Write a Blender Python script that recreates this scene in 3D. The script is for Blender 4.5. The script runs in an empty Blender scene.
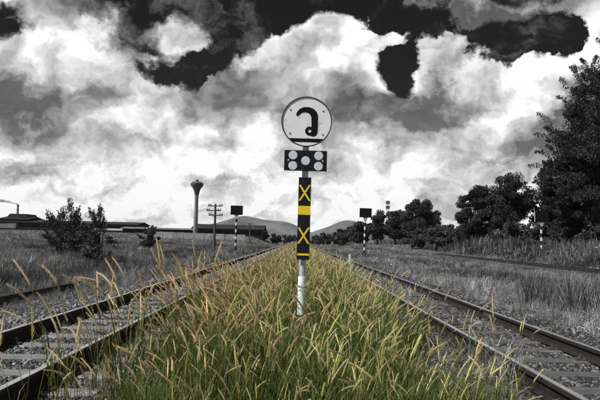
import bpy, bmesh, math, random
import numpy as np
from mathutils import Vector, Matrix
# ---- camera -------------------------------------------------------------------------------------------------
scene = bpy.context.scene
cam_data = bpy.data.cameras.new('camera'); cam = bpy.data.objects.new('camera', cam_data)
scene.collection.objects.link(cam); scene.camera = cam
cam_data.sensor_width = 36.0; cam_data.lens = 37.2; cam_data.clip_start = 0.05; cam_data.clip_end = 20000
cam.matrix_world = (Matrix.Translation((0, 0, 1.385)) @ Matrix.Rotation(math.radians(-0.27), 4, 'Z')
                    @ Matrix.Rotation(math.radians(90 + 3.80), 4, 'X') @ Matrix.Rotation(math.radians(1.4), 4, 'Z'))
# ---- light and exposure ---------------------------------------------------------------------------------------
SUN_AZ, SUN_EL = math.radians(-118), math.radians(50)      # high on the left, a little behind the camera
sun_data = bpy.data.lights.new('sun', 'SUN'); sun = bpy.data.objects.new('sun', sun_data)
scene.collection.objects.link(sun)
sun_data.energy = 3.2; sun_data.angle = math.radians(3.0); sun_data.color = (1.0, 0.995, 0.985)
SUN_DIR = Vector((math.sin(SUN_AZ) * math.cos(SUN_EL), math.cos(SUN_AZ) * math.cos(SUN_EL), math.sin(SUN_EL)))
sun.rotation_euler = (-SUN_DIR).to_track_quat('-Z', 'Y').to_euler()
scene.view_settings.view_transform = 'Standard'; scene.view_settings.look = 'None'
scene.view_settings.exposure = 0.75; scene.view_settings.gamma = 1.0; scene.view_settings.use_curve_mapping = False
scene.render.engine = 'CYCLES'; scene.cycles.max_bounces = 5; scene.cycles.diffuse_bounces = 2; scene.cycles.glossy_bounces = 2; scene.cycles.volume_bounces = 0

# ---- sky: a physical sky seen in black and white, with banks of cumulus ---------------------------------------
# (azimuth, elevation, half width, half height, amount) in degrees
CLEAR = [(-3.5, 20.9, 4.1, 1.5, 1.00), (-6.9, 18.8, 2.6, 1.4, 0.90), (1.9, 22.0, 3.1, 1.1, 1.00), (-12.0, 14.2, 3.7, 1.5, 0.50), (-8.9, 15.9, 1.8, 1.5, 0.70), (-14.0, 20.1, 2.8, 1.3, 0.30), (9.3, 15.5, 2.0, 2.0, 0.90), (8.1, 20.0, 2.4, 2.0, 0.90), (12.0, 19.7, 3.7, 1.3, 0.60), (18.1, 18.7, 4.6, 1.3, 0.60), (22.5, 18.9, 2.8, 2.0, 0.80), (23.1, 17.8, 1.8, 1.8, 0.90), (20.3, 17.3, 2.8, 1.3, 0.70), (11.1, 18.2, 2.3, 1.1, 0.60), (13.8, 13.6, 2.3, 0.8, 0.35), (-5.8, 20.8, 3.7, 1.5, 0.60), (-12.4, 13.7, 2.8, 1.1, 0.20), (21.5, 17.1, 2.8, 1.3, 0.90), (18.6, 16.0, 1.3, 0.9, 0.60), (8.8, 15.7, 1.3, 1.8, 0.60), (19.2, 16.1, 1.1, 0.9, 0.40), (-12.0, 14.3, 3.7, 1.3, 0.20), (-14.7, 14.6, 2.2, 0.9, 0.30)]
CLOUD = [(3.2, 19.4, 4.2, 2.0, 0.70), (-2.9, 16.3, 4.6, 2.4, 0.60), (7.9, 18.3, 2.8, 1.1, 0.50), (16.0, 20.0, 6.5, 1.5, 1.00), (20.7, 20.2, 3.7, 0.9, 0.50), (9.2, 21.0, 2.8, 0.9, 0.50), (3.7, 17.9, 5.5, 3.5, 0.80), (-0.9, 14.7, 6.5, 3.7, 0.90), (5.1, 14.8, 3.7, 3.7, 0.60), (15.1, 15.3, 5.1, 2.6, 0.75), (12.9, 17.8, 3.2, 1.3, 0.50), (25.1, 18.7, 2.6, 2.8, 1.00), (20.7, 11.8, 5.5, 3.3, 1.00), (23.1, 14.2, 2.8, 2.8, 0.60), (25.9, 16.4, 2.0, 3.7, 0.60), (-10.4, 18.8, 3.2, 2.0, 0.80), (-17.4, 16.2, 8.3, 3.7, 0.60), (-21.7, 19.1, 4.6, 1.8, 0.50), (8.0, 9.0, 5.5, 2.3, 0.40), (-21.3, 11.6, 7.4, 4.2, 0.70), (-13.6, 9.6, 8.3, 3.7, 0.80), (-5.5, 10.5, 7.4, 4.2, 0.80), (-16.4, 13.8, 2.8, 2.3, 0.50), (18.2, 9.7, 7.4, 3.2, 0.70), (25.4, 9.9, 3.7, 5.5, 0.80), (13.9, 8.5, 5.5, 2.8, 0.50), (-24.0, 9.6, 4.6, 4.6, 0.50)]
DARK = [(-12.4, 14.1, 4.2, 1.7, 0.90), (-8.0, 16.6, 2.3, 1.4, 0.50), (13.8, 12.9, 4.2, 0.8, 0.70), (8.9, 13.7, 2.3, 1.8, 0.50), (18.6, 14.0, 1.3, 1.3, 0.40), (21.1, 16.0, 1.8, 0.7, 0.40), (12.1, 11.4, 5.5, 0.9, 0.50), (16.0, 20.1, 8.3, 2.0, 0.50), (9.2, 21.0, 2.8, 1.1, 0.60), (-5.8, 18.9, 4.6, 2.3, 0.30), (14.7, 13.3, 4.6, 0.9, 0.60), (8.9, 10.3, 3.7, 1.3, 0.40), (14.2, 20.2, 6.5, 2.0, 0.80), (21.9, 8.3, 5.5, 1.8, 0.50), (-23.5, 7.1, 4.6, 1.3, 0.30), (-3.3, 14.2, 2.3, 1.8, 0.25), (-24.4, 10.4, 5.5, 3.7, 0.80), (-23.8, 5.3, 4.2, 1.5, 1.00), (-22.5, 11.9, 3.7, 1.8, 0.50), (-15.8, 18.9, 6.5, 1.5, 0.75), (-20.1, 19.7, 2.8, 0.9, 0.50), (-26.0, 11.5, 2.8, 2.3, 0.50), (23.1, 10.0, 3.7, 2.8, 0.60), (18.2, 7.1, 6.5, 2.3, 0.35), (10.3, 11.2, 6.5, 1.7, 0.70), (4.7, 12.6, 3.7, 2.2, 0.35), (18.1, 19.7, 6.5, 2.4, 0.80), (13.0, 8.5, 4.6, 1.8, 0.35), (-2.7, 12.0, 3.7, 1.8, 0.30), (24.6, 7.4, 3.7, 3.7, 0.50), (-0.0, 15.6, 3.7, 2.8, 0.20)]
BRIGHT = [(21.1, 13.6, 4.2, 2.4, 0.70), (24.1, 16.9, 2.6, 2.8, 0.60), (17.7, 10.6, 3.7, 2.4, 0.50), (24.7, 19.3, 2.3, 1.8, 0.50), (-6.4, 10.0, 5.5, 3.7, 0.35), (9.4, 6.7, 11.1, 3.7, 0.35), (-0.1, 16.5, 6.5, 3.7, 0.25), (13.8, 16.4, 3.7, 1.8, 0.30), (-10.9, 8.9, 12.9, 5.5, 0.40), (-16.0, 5.0, 11.1, 3.7, 0.28), (15.6, 12.0, 3.7, 3.7, 0.60), (23.1, 15.8, 3.2, 3.7, 0.60), (-19.0, 14.4, 5.5, 2.8, 0.40), (-4.4, 4.6, 18.5, 2.8, 0.15), (2.7, 19.2, 5.5, 2.8, 0.50)]

class Nodes:
    def __init__(s, tree): s.t = tree
    def n(s, kind, **kw):
        nd = s.t.nodes.new(kind)
        for k, v in kw.items(): setattr(nd, k, v)
        return nd
    def put(s, sock, v):
        if isinstance(v, bpy.types.NodeSocket): s.t.links.new(v, sock)
        elif v is not None: sock.default_value = v
    def math(s, op, a, b=None, c=None, clamp=False):
        nd = s.n('ShaderNodeMath', operation=op, use_clamp=clamp)
        for i, v in enumerate((a, b, c)): s.put(nd.inputs[i], v)
        return nd.outputs[0]
    def vec(s, op, a, b=None, scale=None):
        nd = s.n('ShaderNodeVectorMath', operation=op)
        s.put(nd.inputs[0], a); s.put(nd.inputs[1], b)
        if scale is not None: s.put(nd.inputs['Scale'], scale)
        return nd.outputs['Value' if op in ('LENGTH', 'DOT_PRODUCT', 'DISTANCE') else 'Vector']
    def noise(s, v, scale, detail=4, rough=.55, color=False, lac=2.0, dist=0.0):
        nd = s.n('ShaderNodeTexNoise'); s.put(nd.inputs['Vector'], v)
        for k, x in (('Scale', scale), ('Detail', detail), ('Roughness', rough), ('Lacunarity', lac), ('Distortion', dist)): s.put(nd.inputs[k], x)
        return nd.outputs['Color' if color else 'Fac']
    def billow(s, v, scale, detail=3, rough=.5):
        nd = s.n('ShaderNodeTexVoronoi', feature='F1'); s.put(nd.inputs['Vector'], v)
        for k, x in (('Scale', scale), ('Detail', detail), ('Roughness', rough)): s.put(nd.inputs[k], x)
        return nd.outputs['Distance']
    def smooth(s, x, a, b, lo=0.0, hi=1.0):
        nd = s.n('ShaderNodeMapRange', interpolation_type='SMOOTHSTEP')
        for i, v in enumerate((x, a, b, lo, hi)): s.put(nd.inputs[i], v)
        return nd.outputs[0]
    def mix(s, f, a, b):
        nd = s.n('ShaderNodeMix', data_type='RGBA'); s.put(nd.inputs['Factor'], f)
        s.put(nd.inputs[6], a); s.put(nd.inputs[7], b)
        return nd.outputs[2]
    def mixf(s, f, a, b):
        nd = s.n('ShaderNodeMix', data_type='FLOAT'); s.put(nd.inputs[0], f)
        s.put(nd.inputs[2], a); s.put(nd.inputs[3], b)
        return nd.outputs[0]
    def blobs(s, v, lst):
        tot = None
        for az, el, ra, re, am in lst:
            a, e = math.radians(az), math.radians(el)
            c = (math.sin(a) * math.cos(e), math.cos(a) * math.cos(e), math.sin(e))
            d = s.vec('MULTIPLY', s.vec('SUBTRACT', v, c), (1 / math.sin(math.radians(ra)), 1.5, 1 / math.sin(math.radians(re))))
            f = s.smooth(s.vec('LENGTH', d), 1.5, 0.15, 0.0, am)
            tot = f if tot is None else s.math('ADD', tot, f)
        return tot

CLEAR_GAIN, BASE_K, BASE_0, LIT_K, LIT_0, SHADE_K, LOW_K = 0.02, 0.36, 0.16, 2.9, 0.64, 0.38, 0.31

def puff_group():
    """cauliflower relief of the clouds: cellular billows over a soft fractal"""
    g = bpy.data.node_groups.new('cloud_puffs', 'ShaderNodeTree')
    g.interface.new_socket('Vector', in_out='INPUT', socket_type='NodeSocketVector')
    g.interface.new_socket('Density', in_out='OUTPUT', socket_type='NodeSocketFloat')
    N = Nodes(g); gi = N.n('NodeGroupInput'); go = N.n('NodeGroupOutput'); v = gi.outputs[0]
    b1 = N.math('SUBTRACT', .55, N.billow(v, 10.0, 3.5, .55))
    n1 = N.math('SUBTRACT', N.noise(v, 7.0, 9, .62), .5)
    g.links.new(N.math('ADD', N.math('MULTIPLY', b1, .34), N.math('MULTIPLY', n1, .62)), go.inputs[0])
    return g

def build_world():
    w = bpy.data.worlds.new('World'); scene.world = w; w.use_nodes = True
    w.cycles.sampling_method = 'MANUAL'; w.cycles.sample_map_resolution = 256
    t = w.node_tree; t.nodes.clear(); N = Nodes(t)
    tc = N.n('ShaderNodeTexCoord'); v = N.vec('NORMALIZE', tc.outputs['Generated'])
    sky = N.n('ShaderNodeTexSky', sky_type='NISHITA', sun_disc=False, sun_elevation=SUN_EL, sun_rotation=SUN_AZ)
    sep = N.n('ShaderNodeSeparateColor'); t.links.new(sky.outputs[0], sep.inputs[0])
    clear = N.math('MULTIPLY', sep.outputs[0], CLEAR_GAIN)             # the red channel alone: a dark, dramatic sky
    warp = N.vec('SUBTRACT', N.noise(v, 9.0, 6, .62, color=True), (.5, .5, .5))
    vw = N.vec('ADD', v, N.vec('SCALE', warp, scale=0.12))
    base = N.math('SUBTRACT', N.blobs(vw, CLOUD), N.blobs(vw, CLEAR))
    base = N.math('MULTIPLY_ADD', base, BASE_K, BASE_0)
    g = puff_group(); sq = N.vec('MULTIPLY', vw, (1, 1, 1.35))
    def puffs(off):
        nd = N.n('ShaderNodeGroup'); nd.node_tree = g
        N.put(nd.inputs[0], sq if off is None else N.vec('ADD', sq, tuple(off))); return nd.outputs[0]
    light = Vector((-0.55, -0.1, 0.83)).normalized()
    p0 = puffs(None); p1 = puffs(light * 0.030)
    sepv = N.n('ShaderNodeSeparateXYZ'); t.links.new(v, sepv.inputs[0]); z = sepv.outputs[2]
    low = N.smooth(z, 0.24, 0.02)                                     # the bank closes towards the horizon
    d0 = N.math('ADD', N.math('ADD', base, p0), N.smooth(z, 0.27, 0.13, 0.0, 0.55))
    thin = N.noise(N.vec('MULTIPLY', vw, (1, 1, 2.0)), 10.0, 6, .62)
    soft_edge = N.smooth(N.noise(vw, 6.0, 2, .5), .38, .62, .09, .34)  # some rims are crisp, some fray into wisps
    mask = N.smooth(N.math('DIVIDE', d0, soft_edge), 0.0, 1.0)
    clear = N.math('ADD', clear, N.smooth(thin, .50, .85, 0.0, 1.5))   # faint veils in the open sky
    calm = N.math('MULTIPLY_ADD', low, -0.45, 1.0)                    # distance softens the relief
    soft = N.math('SUBTRACT', N.noise(sq, 8.0, 3, .5), N.noise(N.vec('ADD', sq, tuple(light * .06)), 8.0, 3, .5))
    form = N.math('MULTIPLY_ADD', N.math('SUBTRACT', p0, p1), 1.25, N.math('MULTIPLY', soft, 1.9))
    lit = N.math('MULTIPLY_ADD', form, calm, LIT_0)
    lit = N.math('SUBTRACT', lit, N.math('MULTIPLY', N.smooth(d0, .12, .75), N.math('MULTIPLY', calm, .20)))   # thick cores are greyer than the rims
    vs = N.vec('ADD', v, N.vec('SCALE', warp, scale=0.16))
    mottle = N.smooth(N.noise(sq, 11.0, 6, .65), .25, .75, .15, 1.35)
    shade = N.math('SUBTRACT', N.blobs(vs, BRIGHT), N.math('MULTIPLY', N.blobs(vs, DARK), mottle))
    lit = N.math('MULTIPLY_ADD', shade, SHADE_K, lit)
    lit = N.math('MULTIPLY_ADD', N.math('MULTIPLY', N.math('SUBTRACT', N.noise(v, 3.2, 4, .55), .5), calm), .55, lit)
    far = N.vec('MULTIPLY', vw, (1, 1, 2.2))                           # small distant cumulus low in the sky
    fn = N.math('SUBTRACT', N.noise(far, 17.0, 7, .6), N.noise(N.vec('ADD', far, tuple(light * .022)), 17.0, 7, .6))
    lit = N.math('MULTIPLY_ADD', N.math('MULTIPLY', fn, low), 1.35, lit)
    lit = N.math('MULTIPLY_ADD', low, LOW_K, lit)
    lit = N.math('MAXIMUM', N.math('MINIMUM', lit, 0.97), N.math('MULTIPLY', mottle, .17))
    lit = N.math('POWER', lit, 1.6)
    cloud = N.mixf(lit, 0.45, 6.3)
    val = N.mixf(mask, clear, cloud)
    bg = N.n('ShaderNodeBackground'); bg.inputs[1].default_value = 0.10
    comb = N.n('ShaderNodeCombineColor')
    for i in range(3): t.links.new(val, comb.inputs[i])
    t.links.new(comb.outputs[0], bg.inputs[0])
    out = N.n('ShaderNodeOutputWorld'); t.links.new(bg.outputs[0], out.inputs[0])
build_world()

# ---- helpers ----------------------------------------------------------------------------------------------------
RNG = np.random.default_rng(11); random.seed(5)
COL = scene.collection
def sstep(x, a, b):
    t = np.clip((np.asarray(x, float) - a) / (b - a), 0, 1); return t * t * (3 - 2 * t)

def material(name, color, rough=.85, var=.25, scale=6.0, bump=0.0, bscale=40.0, metal=0.0, spec=.3, detail=5, stretch=None, dirt=None):
    m = bpy.data.materials.new(name); m.use_nodes = True; t = m.node_tree; N = Nodes(t)
    b = t.nodes['Principled BSDF']; b.inputs['Roughness'].default_value = rough; b.inputs['Metallic'].default_value = metal
    b.inputs['Specular IOR Level'].default_value = spec
    tc = N.n('ShaderNodeTexCoord').outputs['Object']
    v = N.vec('MULTIPLY', tc, stretch) if stretch else tc
    c = np.array(color)
    col = N.mix(N.smooth(N.noise(v, scale, detail, .62), .3, .7), (*(c * (1 - var)), 1), (*np.minimum(c * (1 + var), 1), 1))
    if dirt:
        dc, amount, ds = dirt
        col = N.mix(N.smooth(N.noise(v, ds, 6, .65), .62 - amount * .3, .72), col, (*dc, 1))
    t.links.new(col, b.inputs['Base Color'])
    if bump:
        bn = N.n('ShaderNodeBump'); bn.inputs['Strength'].default_value = bump; bn.inputs['Distance'].default_value = .02
        t.links.new(N.noise(v, bscale, 5, .6), bn.inputs['Height']); t.links.new(bn.outputs[0], b.inputs['Normal'])
    return m

def leaf_material(name, translucent=.3, rough=.6, copies=False):
    m = bpy.data.materials.new(name); m.use_nodes = True; t = m.node_tree; t.nodes.clear(); N = Nodes(t)
    at = N.n('ShaderNodeAttribute', attribute_name='tint')
    d = N.n('ShaderNodeBsdfPrincipled'); d.inputs['Roughness'].default_value = rough; d.inputs['Specular IOR Level'].default_value = .25
    tr = N.n('ShaderNodeBsdfTranslucent'); mx = N.n('ShaderNodeMixShader'); mx.inputs[0].default_value = translucent
    col = at.outputs['Color']
    if copies:                                                          # each copy has a colour factor of its own
        ai = N.n('ShaderNodeAttribute', attribute_name='own_tint'); ai.attribute_type = 'INSTANCER'
        col = N.vec('MULTIPLY', col, ai.outputs['Vector'])
    for x in (d, tr): t.links.new(col, x.inputs[0])
    t.links.new(d.outputs[0], mx.inputs[1]); t.links.new(tr.outputs[0], mx.inputs[2])
    o = N.n('ShaderNodeOutputMaterial'); t.links.new(mx.outputs[0], o.inputs[0])
    return m

def np_mesh(name, V, F, tint=None, smooth=False):
    me = bpy.data.meshes.new(name); V = np.asarray(V, np.float32); F = np.asarray(F, np.int32)
    k = F.shape[1]
    me.vertices.add(len(V)); me.vertices.foreach_set('co', V.ravel())
    me.loops.add(F.size); me.loops.foreach_set('vertex_index', F.ravel())
    me.polygons.add(len(F)); me.polygons.foreach_set('loop_start', np.arange(0, F.size, k, dtype=np.int32))
    me.polygons.foreach_set('loop_total', np.full(len(F), k, np.int32))
    if smooth: me.polygons.foreach_set('use_smooth', np.ones(len(F), bool))
    if tint is not None:
        a = me.color_attributes.new('tint', 'FLOAT_COLOR', 'POINT')
        a.data.foreach_set('color', np.c_[np.asarray(tint, np.float32), np.ones(len(V), np.float32)].ravel())
    me.update(calc_edges=True)
    return me

def link(name, me, mat, parent=None, loc=None, rot=None):
    o = bpy.data.objects.new(name, me); COL.objects.link(o)
    if mat is not None and not me.materials: me.materials.append(mat)
    if parent is not None: o.parent = parent
    if loc is not None: o.location = loc
    if rot is not None: o.rotation_euler = rot
    return o
def tag(o, label=None, cat=None, group=None, kind=None):
    for k, v in (('label', label), ('category', cat), ('group', group), ('kind', kind)):
        if v: o[k] = v
    return o
def thing(name, loc, label, cat, group=None, rotz=0.0):
    o = bpy.data.objects.new(name, None); COL.objects.link(o); o.empty_display_size = .2
    o.location = loc; o.rotation_euler = (0, 0, rotz)
    return tag(o, label, cat, group)

class MB:
    """collects shapes, then links them as one mesh"""
    def __init__(s): s.v = []; s.f = []
    def box(s, x0, x1, y0, y1, z0, z1):
        i = len(s.v)
        s.v += [(x0,y0,z0),(x1,y0,z0),(x1,y1,z0),(x0,y1,z0),(x0,y0,z1),(x1,y0,z1),(x1,y1,z1),(x0,y1,z1)]
        s.f += [(i,i+3,i+2,i+1),(i+4,i+5,i+6,i+7),(i,i+1,i+5,i+4),(i+1,i+2,i+6,i+5),(i+2,i+3,i+7,i+6),(i+3,i,i+4,i+7)]
        return s
    def prism(s, poly, y0, y1):                                   # polygon in x,z pushed along y
        i = len(s.v); n = len(poly)
        s.v += [(x, y0, z) for x, z in poly] + [(x, y1, z) for x, z in poly]
        s.f += [tuple(range(i, i + n)), tuple(range(i + 2*n - 1, i + n - 1, -1))]
        s.f += [(i+k, i+n+k, i+n+(k+1) % n, i+(k+1) % n) for k in range(n)]
        return s
    def ring(s, cx, cz, r0, r1, y0, y1, n=40):                     # flat annulus facing y
        i = len(s.v)
        for y in (y0, y1):
            for r in (r0, r1):
                s.v += [(cx + r*math.cos(2*math.pi*k/n), y, cz + r*math.sin(2*math.pi*k/n)) for k in range(n)]
        for k in range(n):
            l = (k+1) % n
            s.f += [(i+k, i+l, i+n+l, i+n+k), (i+2*n+k, i+3*n+k, i+3*n+l, i+2*n+l), (i+n+k, i+n+l, i+3*n+l, i+3*n+k), (i+k, i+2*n+k, i+2*n+l, i+l)]
        return s
    def lathe(s, prof, cx=0, cy=0, n=20):                          # (radius, z) profile round the z axis
        i = len(s.v); m = len(prof)
        for r, z in prof: s.v += [(cx + r*math.cos(2*math.pi*k/n), cy + r*math.sin(2*math.pi*k/n), z) for k in range(n)]
        for j in range(m-1):
            for k in range(n):
                l = (k+1) % n; s.f.append((i+j*n+k, i+j*n+l, i+(j+1)*n+l, i+(j+1)*n+k))
        s.f += [tuple(range(i+n-1, i-1, -1)), tuple(range(i+(m-1)*n, i+m*n))]
        return s
    def tube(s, pts, rad, n=6):
        i = len(s.v); pts = [Vector(p) for p in pts]; m = len(pts)
        rr = rad if hasattr(rad, '__len__') else [rad]*m
        for j, p in enumerate(pts):
            d = (pts[min(j+1, m-1)] - pts[max(j-1, 0)]).normalized()
            a = d.cross(Vector((0, 0, 1)) if abs(d.z) < .9 else Vector((1, 0, 0))).normalized(); b = d.cross(a)
            s.v += [tuple(p + (a*math.cos(2*math.pi*k/n) + b*math.sin(2*math.pi*k/n))*rr[j]) for k in range(n)]
        for j in range(m-1):
            for k in range(n):
                l = (k+1) % n; s.f.append((i+j*n+k, i+j*n+l, i+(j+1)*n+l, i+(j+1)*n+k))
        s.f += [tuple(range(i+n-1, i-1, -1)), tuple(range(i+(m-1)*n, i+m*n))]
        return s
    def mesh(s, name, smooth=False, bevel=0.0):
        me = bpy.data.meshes.new(name); me.from_pydata(s.v, [], s.f)
        bm = bmesh.new(); bm.from_mesh(me)
        bmesh.ops.recalc_face_normals(bm, faces=bm.faces)
        if bevel: bmesh.ops.bevel(bm, geom=list(bm.edges), offset=bevel, segments=1, affect='EDGES', clamp_overlap=True)
        bm.to_mesh(me); bm.free()
        if smooth:
            me.polygons.foreach_set('use_smooth', np.ones(len(me.polygons), bool))
            me.set_sharp_from_angle(angle=math.radians(38))
        return me
    def build(s, name, mat, parent=None, loc=None, rot=None, smooth=False, bevel=0.0):
        return link(name, s.mesh(name, smooth, bevel), mat, parent, loc, rot)

# ---- materials --------------------------------------------------------------------------------------------------
M = dict(
    soil=material('soil', (.105, .105, .103), .95, .45, 1.3, .5, 30),
    hill=material('hill_woods', (.10, .105, .11), .95, .45, .012, .0),
    ballast=material('ballast', (.085, .086, .088), .92, .5, 26, .9, 45),
    sleeper=material('sleeper_wood', (.235, .232, .228), .9, .4, 9, .6, 60, stretch=(.35, 3, 3), dirt=((.07, .068, .066), .5, 7)),
    sleeper_dark=material('sleeper_old_wood', (.135, .133, .13), .92, .45, 9, .7, 60, stretch=(.35, 3, 3), dirt=((.045, .043, .041), .7, 6)),
    rail_side=material('rusty_rail', (.020, .0165, .015), .8, .4, 14, .4, 60),
    rail_top=material('worn_rail_head', (.66, .66, .665), .33, .22, 5, .1, 60, metal=.75, stretch=(1, .15, 1)),
    old_rail=material('old_rail', (.035, .034, .033), .9, .4, 9, .4, 60),
    clip=material('rail_clip_iron', (.08, .072, .066), .75, .4, 30, .4, 60),
    sign_white=material('sign_white', (.79, .795, .80), .45, .05, 3, dirt=((.46, .46, .45), .25, 9)),
    sign_edge=material('sign_rim', (.05, .05, .053), .5, .2, 8),
    black=material('black_paint', (.007, .007, .008), .8, .3, 14, spec=.12),
    navy=material('dark_board', (.008, .009, .014), .65, .3, 11, spec=.2, dirt=((.035, .034, .034), .25, 8)),
    yellow=material('yellow_paint', (.86, .62, .02), .5, .07, 10, dirt=((.45, .30, .03), .15, 22)),
    reflector=material('reflector_white', (.60, .66, .74), .3, .10, 70, .2, 300),
    galv=material('galvanised_steel', (.40, .43, .47), .5, .25, 22, .1, 60, metal=.25),
    pole_white=material('chipped_white_paint', (.78, .78, .76), .6, .06, 12, .15, 50, dirt=((.34, .38, .36), .45, 9)),
    post_black=material('tar_black', (.02, .02, .02), .8, .3, 20, .3, 60),
    marker_white=material('marker_white', (.62, .62, .62), .6, .1, 10),
    wood_pole=material('telegraph_wood', (.07, .068, .066), .9, .3, 8),
    ceramic=material('insulator', (.25, .25, .25), .3, .1, 9),
    concrete=material('concrete', (.23, .23, .23), .9, .22, .8),
    dark_concrete=material('dark_concrete', (.085, .085, .087), .9, .25, .6),
    roof=material('factory_roof', (.020, .020, .021), .75, .3, .5),
    roof_pale=material('pale_roof', (.16, .16, .165), .75, .25, .5),
    wall_dark=material('factory_wall', (.014, .014, .015), .9, .35, .4),
    wall_pale=material('pale_wall', (.30, .30, .305), .9, .2, .35, dirt=((.15, .15, .15), .4, .5)),
    opening=material('dark_opening', (.008, .008, .008), .9, .2, 3),
    band=material('white_band', (.55, .55, .55), .8, .12, .6),
    bark=material('bark', (.045, .044, .043), .95, .35, 6, .6, 30),
    wire=material('wire', (.03, .03, .03), .6, .2, 2),
    stake=material('stake_white', (.66, .66, .66), .7, .15, 20),
)
LEAF = leaf_material('leaf', .25); WEED = leaf_material('weed_leaf', .25, .6, True); BLADE = leaf_material('grass_blade', .35, .55, True)
STONE = leaf_material('stone', 0.0, .9, True)

# ---- ground ------------------------------------------------------------------------------------------------------
def ground(x, y):
    x = np.asarray(x, float); y = np.asarray(y, float); ax = np.abs(x)
    z = .175 * (1 - sstep(ax, 4.2, 6.2))
    xt = 12.85 + .0525 * y
    z = z + .15 * (1 - sstep(np.abs(x - xt), 1.2, 2.6)) * (y > -20) * (y < 130)
    z = z + np.clip((y - 80) / 170, 0, 1) * 3.2 * (1 - sstep(x, -16, -7))
    z = z + np.clip((y - 62) / 60, 0, 1) * 1.0 * sstep(x, 7, 16)
    z = z + .75 * sstep(x - .0525 * y, 15.4, 18.5) * sstep(y, 16, 30) * (1 - sstep(y, 90, 120))
    w = sstep(ax, 4.5, 8)
    z = z + w * (.05 * np.sin(x * .9 + y * .31) + .05 * np.sin(x * .37 - y * .53 + 1.3) + .03 * np.sin(y * 1.3 + x * 1.1))
    return z
def axis(vals):
    return np.array(sorted(set(np.round(np.concatenate(vals), 3))))
gx = axis([np.arange(-12, 20.01, .4), np.arange(-60, -12, 1.6), np.arange(20, 60, 1.6), np.linspace(-3300, -60, 40), np.linspace(60, 3300, 40)])
gy = axis([np.arange(0, 40, .6), np.arange(40, 280, 4), np.linspace(280, 3400, 50), np.linspace(-250, 0, 20)])
X, Y = np.meshgrid(gx, gy); nx, ny = len(gx), len(gy)
idx = np.arange(nx * ny).reshape(ny, nx)
Fq = np.stack([idx[:-1, :-1], idx[:-1, 1:], idx[1:, 1:], idx[1:, :-1]], -1).reshape(-1, 4)
tag(link('ground', np_mesh('ground', np.c_[X.ravel(), Y.ravel(), ground(X, Y).ravel()], Fq, smooth=True), M['soil']),
    'flat grey ground of the railway yard reaching to the hills', 'ground', kind='structure')

# ---- hills: two wooded ridges far behind ---------------------------------------------------------------------------
def hill(name, x0, x1, y0, y1, peaks, label, rough):
    xs = np.linspace(x0, x1, 150); ys = np.linspace(y0, y1, 46); XX, YY = np.meshgrid(xs, ys)
    Z = np.zeros_like(XX)
    for px, py, h, sx, sy in peaks: Z += h * np.exp(-((XX - px) / sx) ** 2 - ((YY - py) / sy) ** 2)
    rs = np.random.RandomState(len(name) + int(h))
    for k in range(14):
        f = .004 * 1.42 ** k; a = rs.rand() * 6.28
        Z += Z.clip(0, 1e9) ** .5 * rough / (1.42 ** k) * np.sin(XX * f * math.cos(a) + YY * f * math.sin(a) + rs.rand() * 6.28)
    edge = np.minimum(np.minimum((XX - x0), (x1 - XX)) / (.1 * (x1 - x0)), np.minimum((YY - y0), (y1 - YY)) / (.1 * (y1 - y0))).clip(0, 1)
    Z = Z * edge - 1.0
    n, m = len(xs), len(ys); ii = np.arange(n * m).reshape(m, n)
    Q = np.stack([ii[:-1, :-1], ii[:-1, 1:], ii[1:, 1:], ii[1:, :-1]], -1).reshape(-1, 4)
    tag(link(name, np_mesh(name, np.c_[XX.ravel(), YY.ravel(), Z.ravel()], Q, smooth=True), M['hill']), label, 'hill', kind='structure')
hill('hills', -1000, 420, 2150, 2900, [(-150, 2500, 66, 120, 160), (-310, 2520, 56, 110, 150), (-30, 2480, 40, 90, 150), (-500, 2540, 30, 170, 150), (90, 2500, 26, 130, 150), (-680, 2560, 20, 130, 140), (-215, 2470, 26, 60, 120)],
     'long grey ridge on the horizon behind the water tower', .8)
hill('hills', -60, 900, 1600, 2250, [(140, 1800, 48, 60, 120), (205, 1850, 34, 70, 120), (60, 1830, 26, 60, 120), (330, 1900, 40, 140, 120), (560, 1900, 40, 200, 130)],
     'grey hump of a hill behind the board on the striped pole', .7)

# ---- railway tracks ------------------------------------------------------------------------------------------------
RAIL_BASE, RAIL_TOP = .272, .405
def rail_mesh(y0, y1, base=RAIL_BASE, top=RAIL_TOP, step=4.0):
    h = top - base; w = .062; hd = .033
    half = [(w, 0), (w, .010), (.012, .026), (.009, h - .044), (hd, h - .034), (hd, h - .008), (hd - .009, h - .0005)]
    prof = [(x, z) for x, z in half] + [(-x, z) for x, z in half[::-1]]
    n = len(prof); ys = np.append(np.arange(y0, y1, step), y1)
    rs = np.random.RandomState(int(abs(y0) * 10) + 3)
    V = [(x + dx, y, z + base + dz) for y, dx, dz in zip(ys, rs.normal(0, .0035, len(ys)), rs.normal(0, .002, len(ys))) for x, z in prof]
    F, mat = [], []
    for j in range(len(ys) - 1):
        for k in range(n):
            l = (k + 1) % n; F.append((j*n + k, j*n + l, (j+1)*n + l, (j+1)*n + k)); mat.append(1 if k == 6 else 0)
    me = bpy.data.meshes.new('rail'); F += [tuple(range(n - 1, -1, -1)), tuple(range((len(ys)-1)*n, len(ys)*n))]; mat += [0, 0]
    me.from_pydata(V, [], F)
    bm = bmesh.new(); bm.from_mesh(me); bmesh.ops.recalc_face_normals(bm, faces=bm.faces); bm.to_mesh(me); bm.free()
    me.polygons.foreach_set('material_index', np.array(mat, np.int32))
    return me

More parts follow.
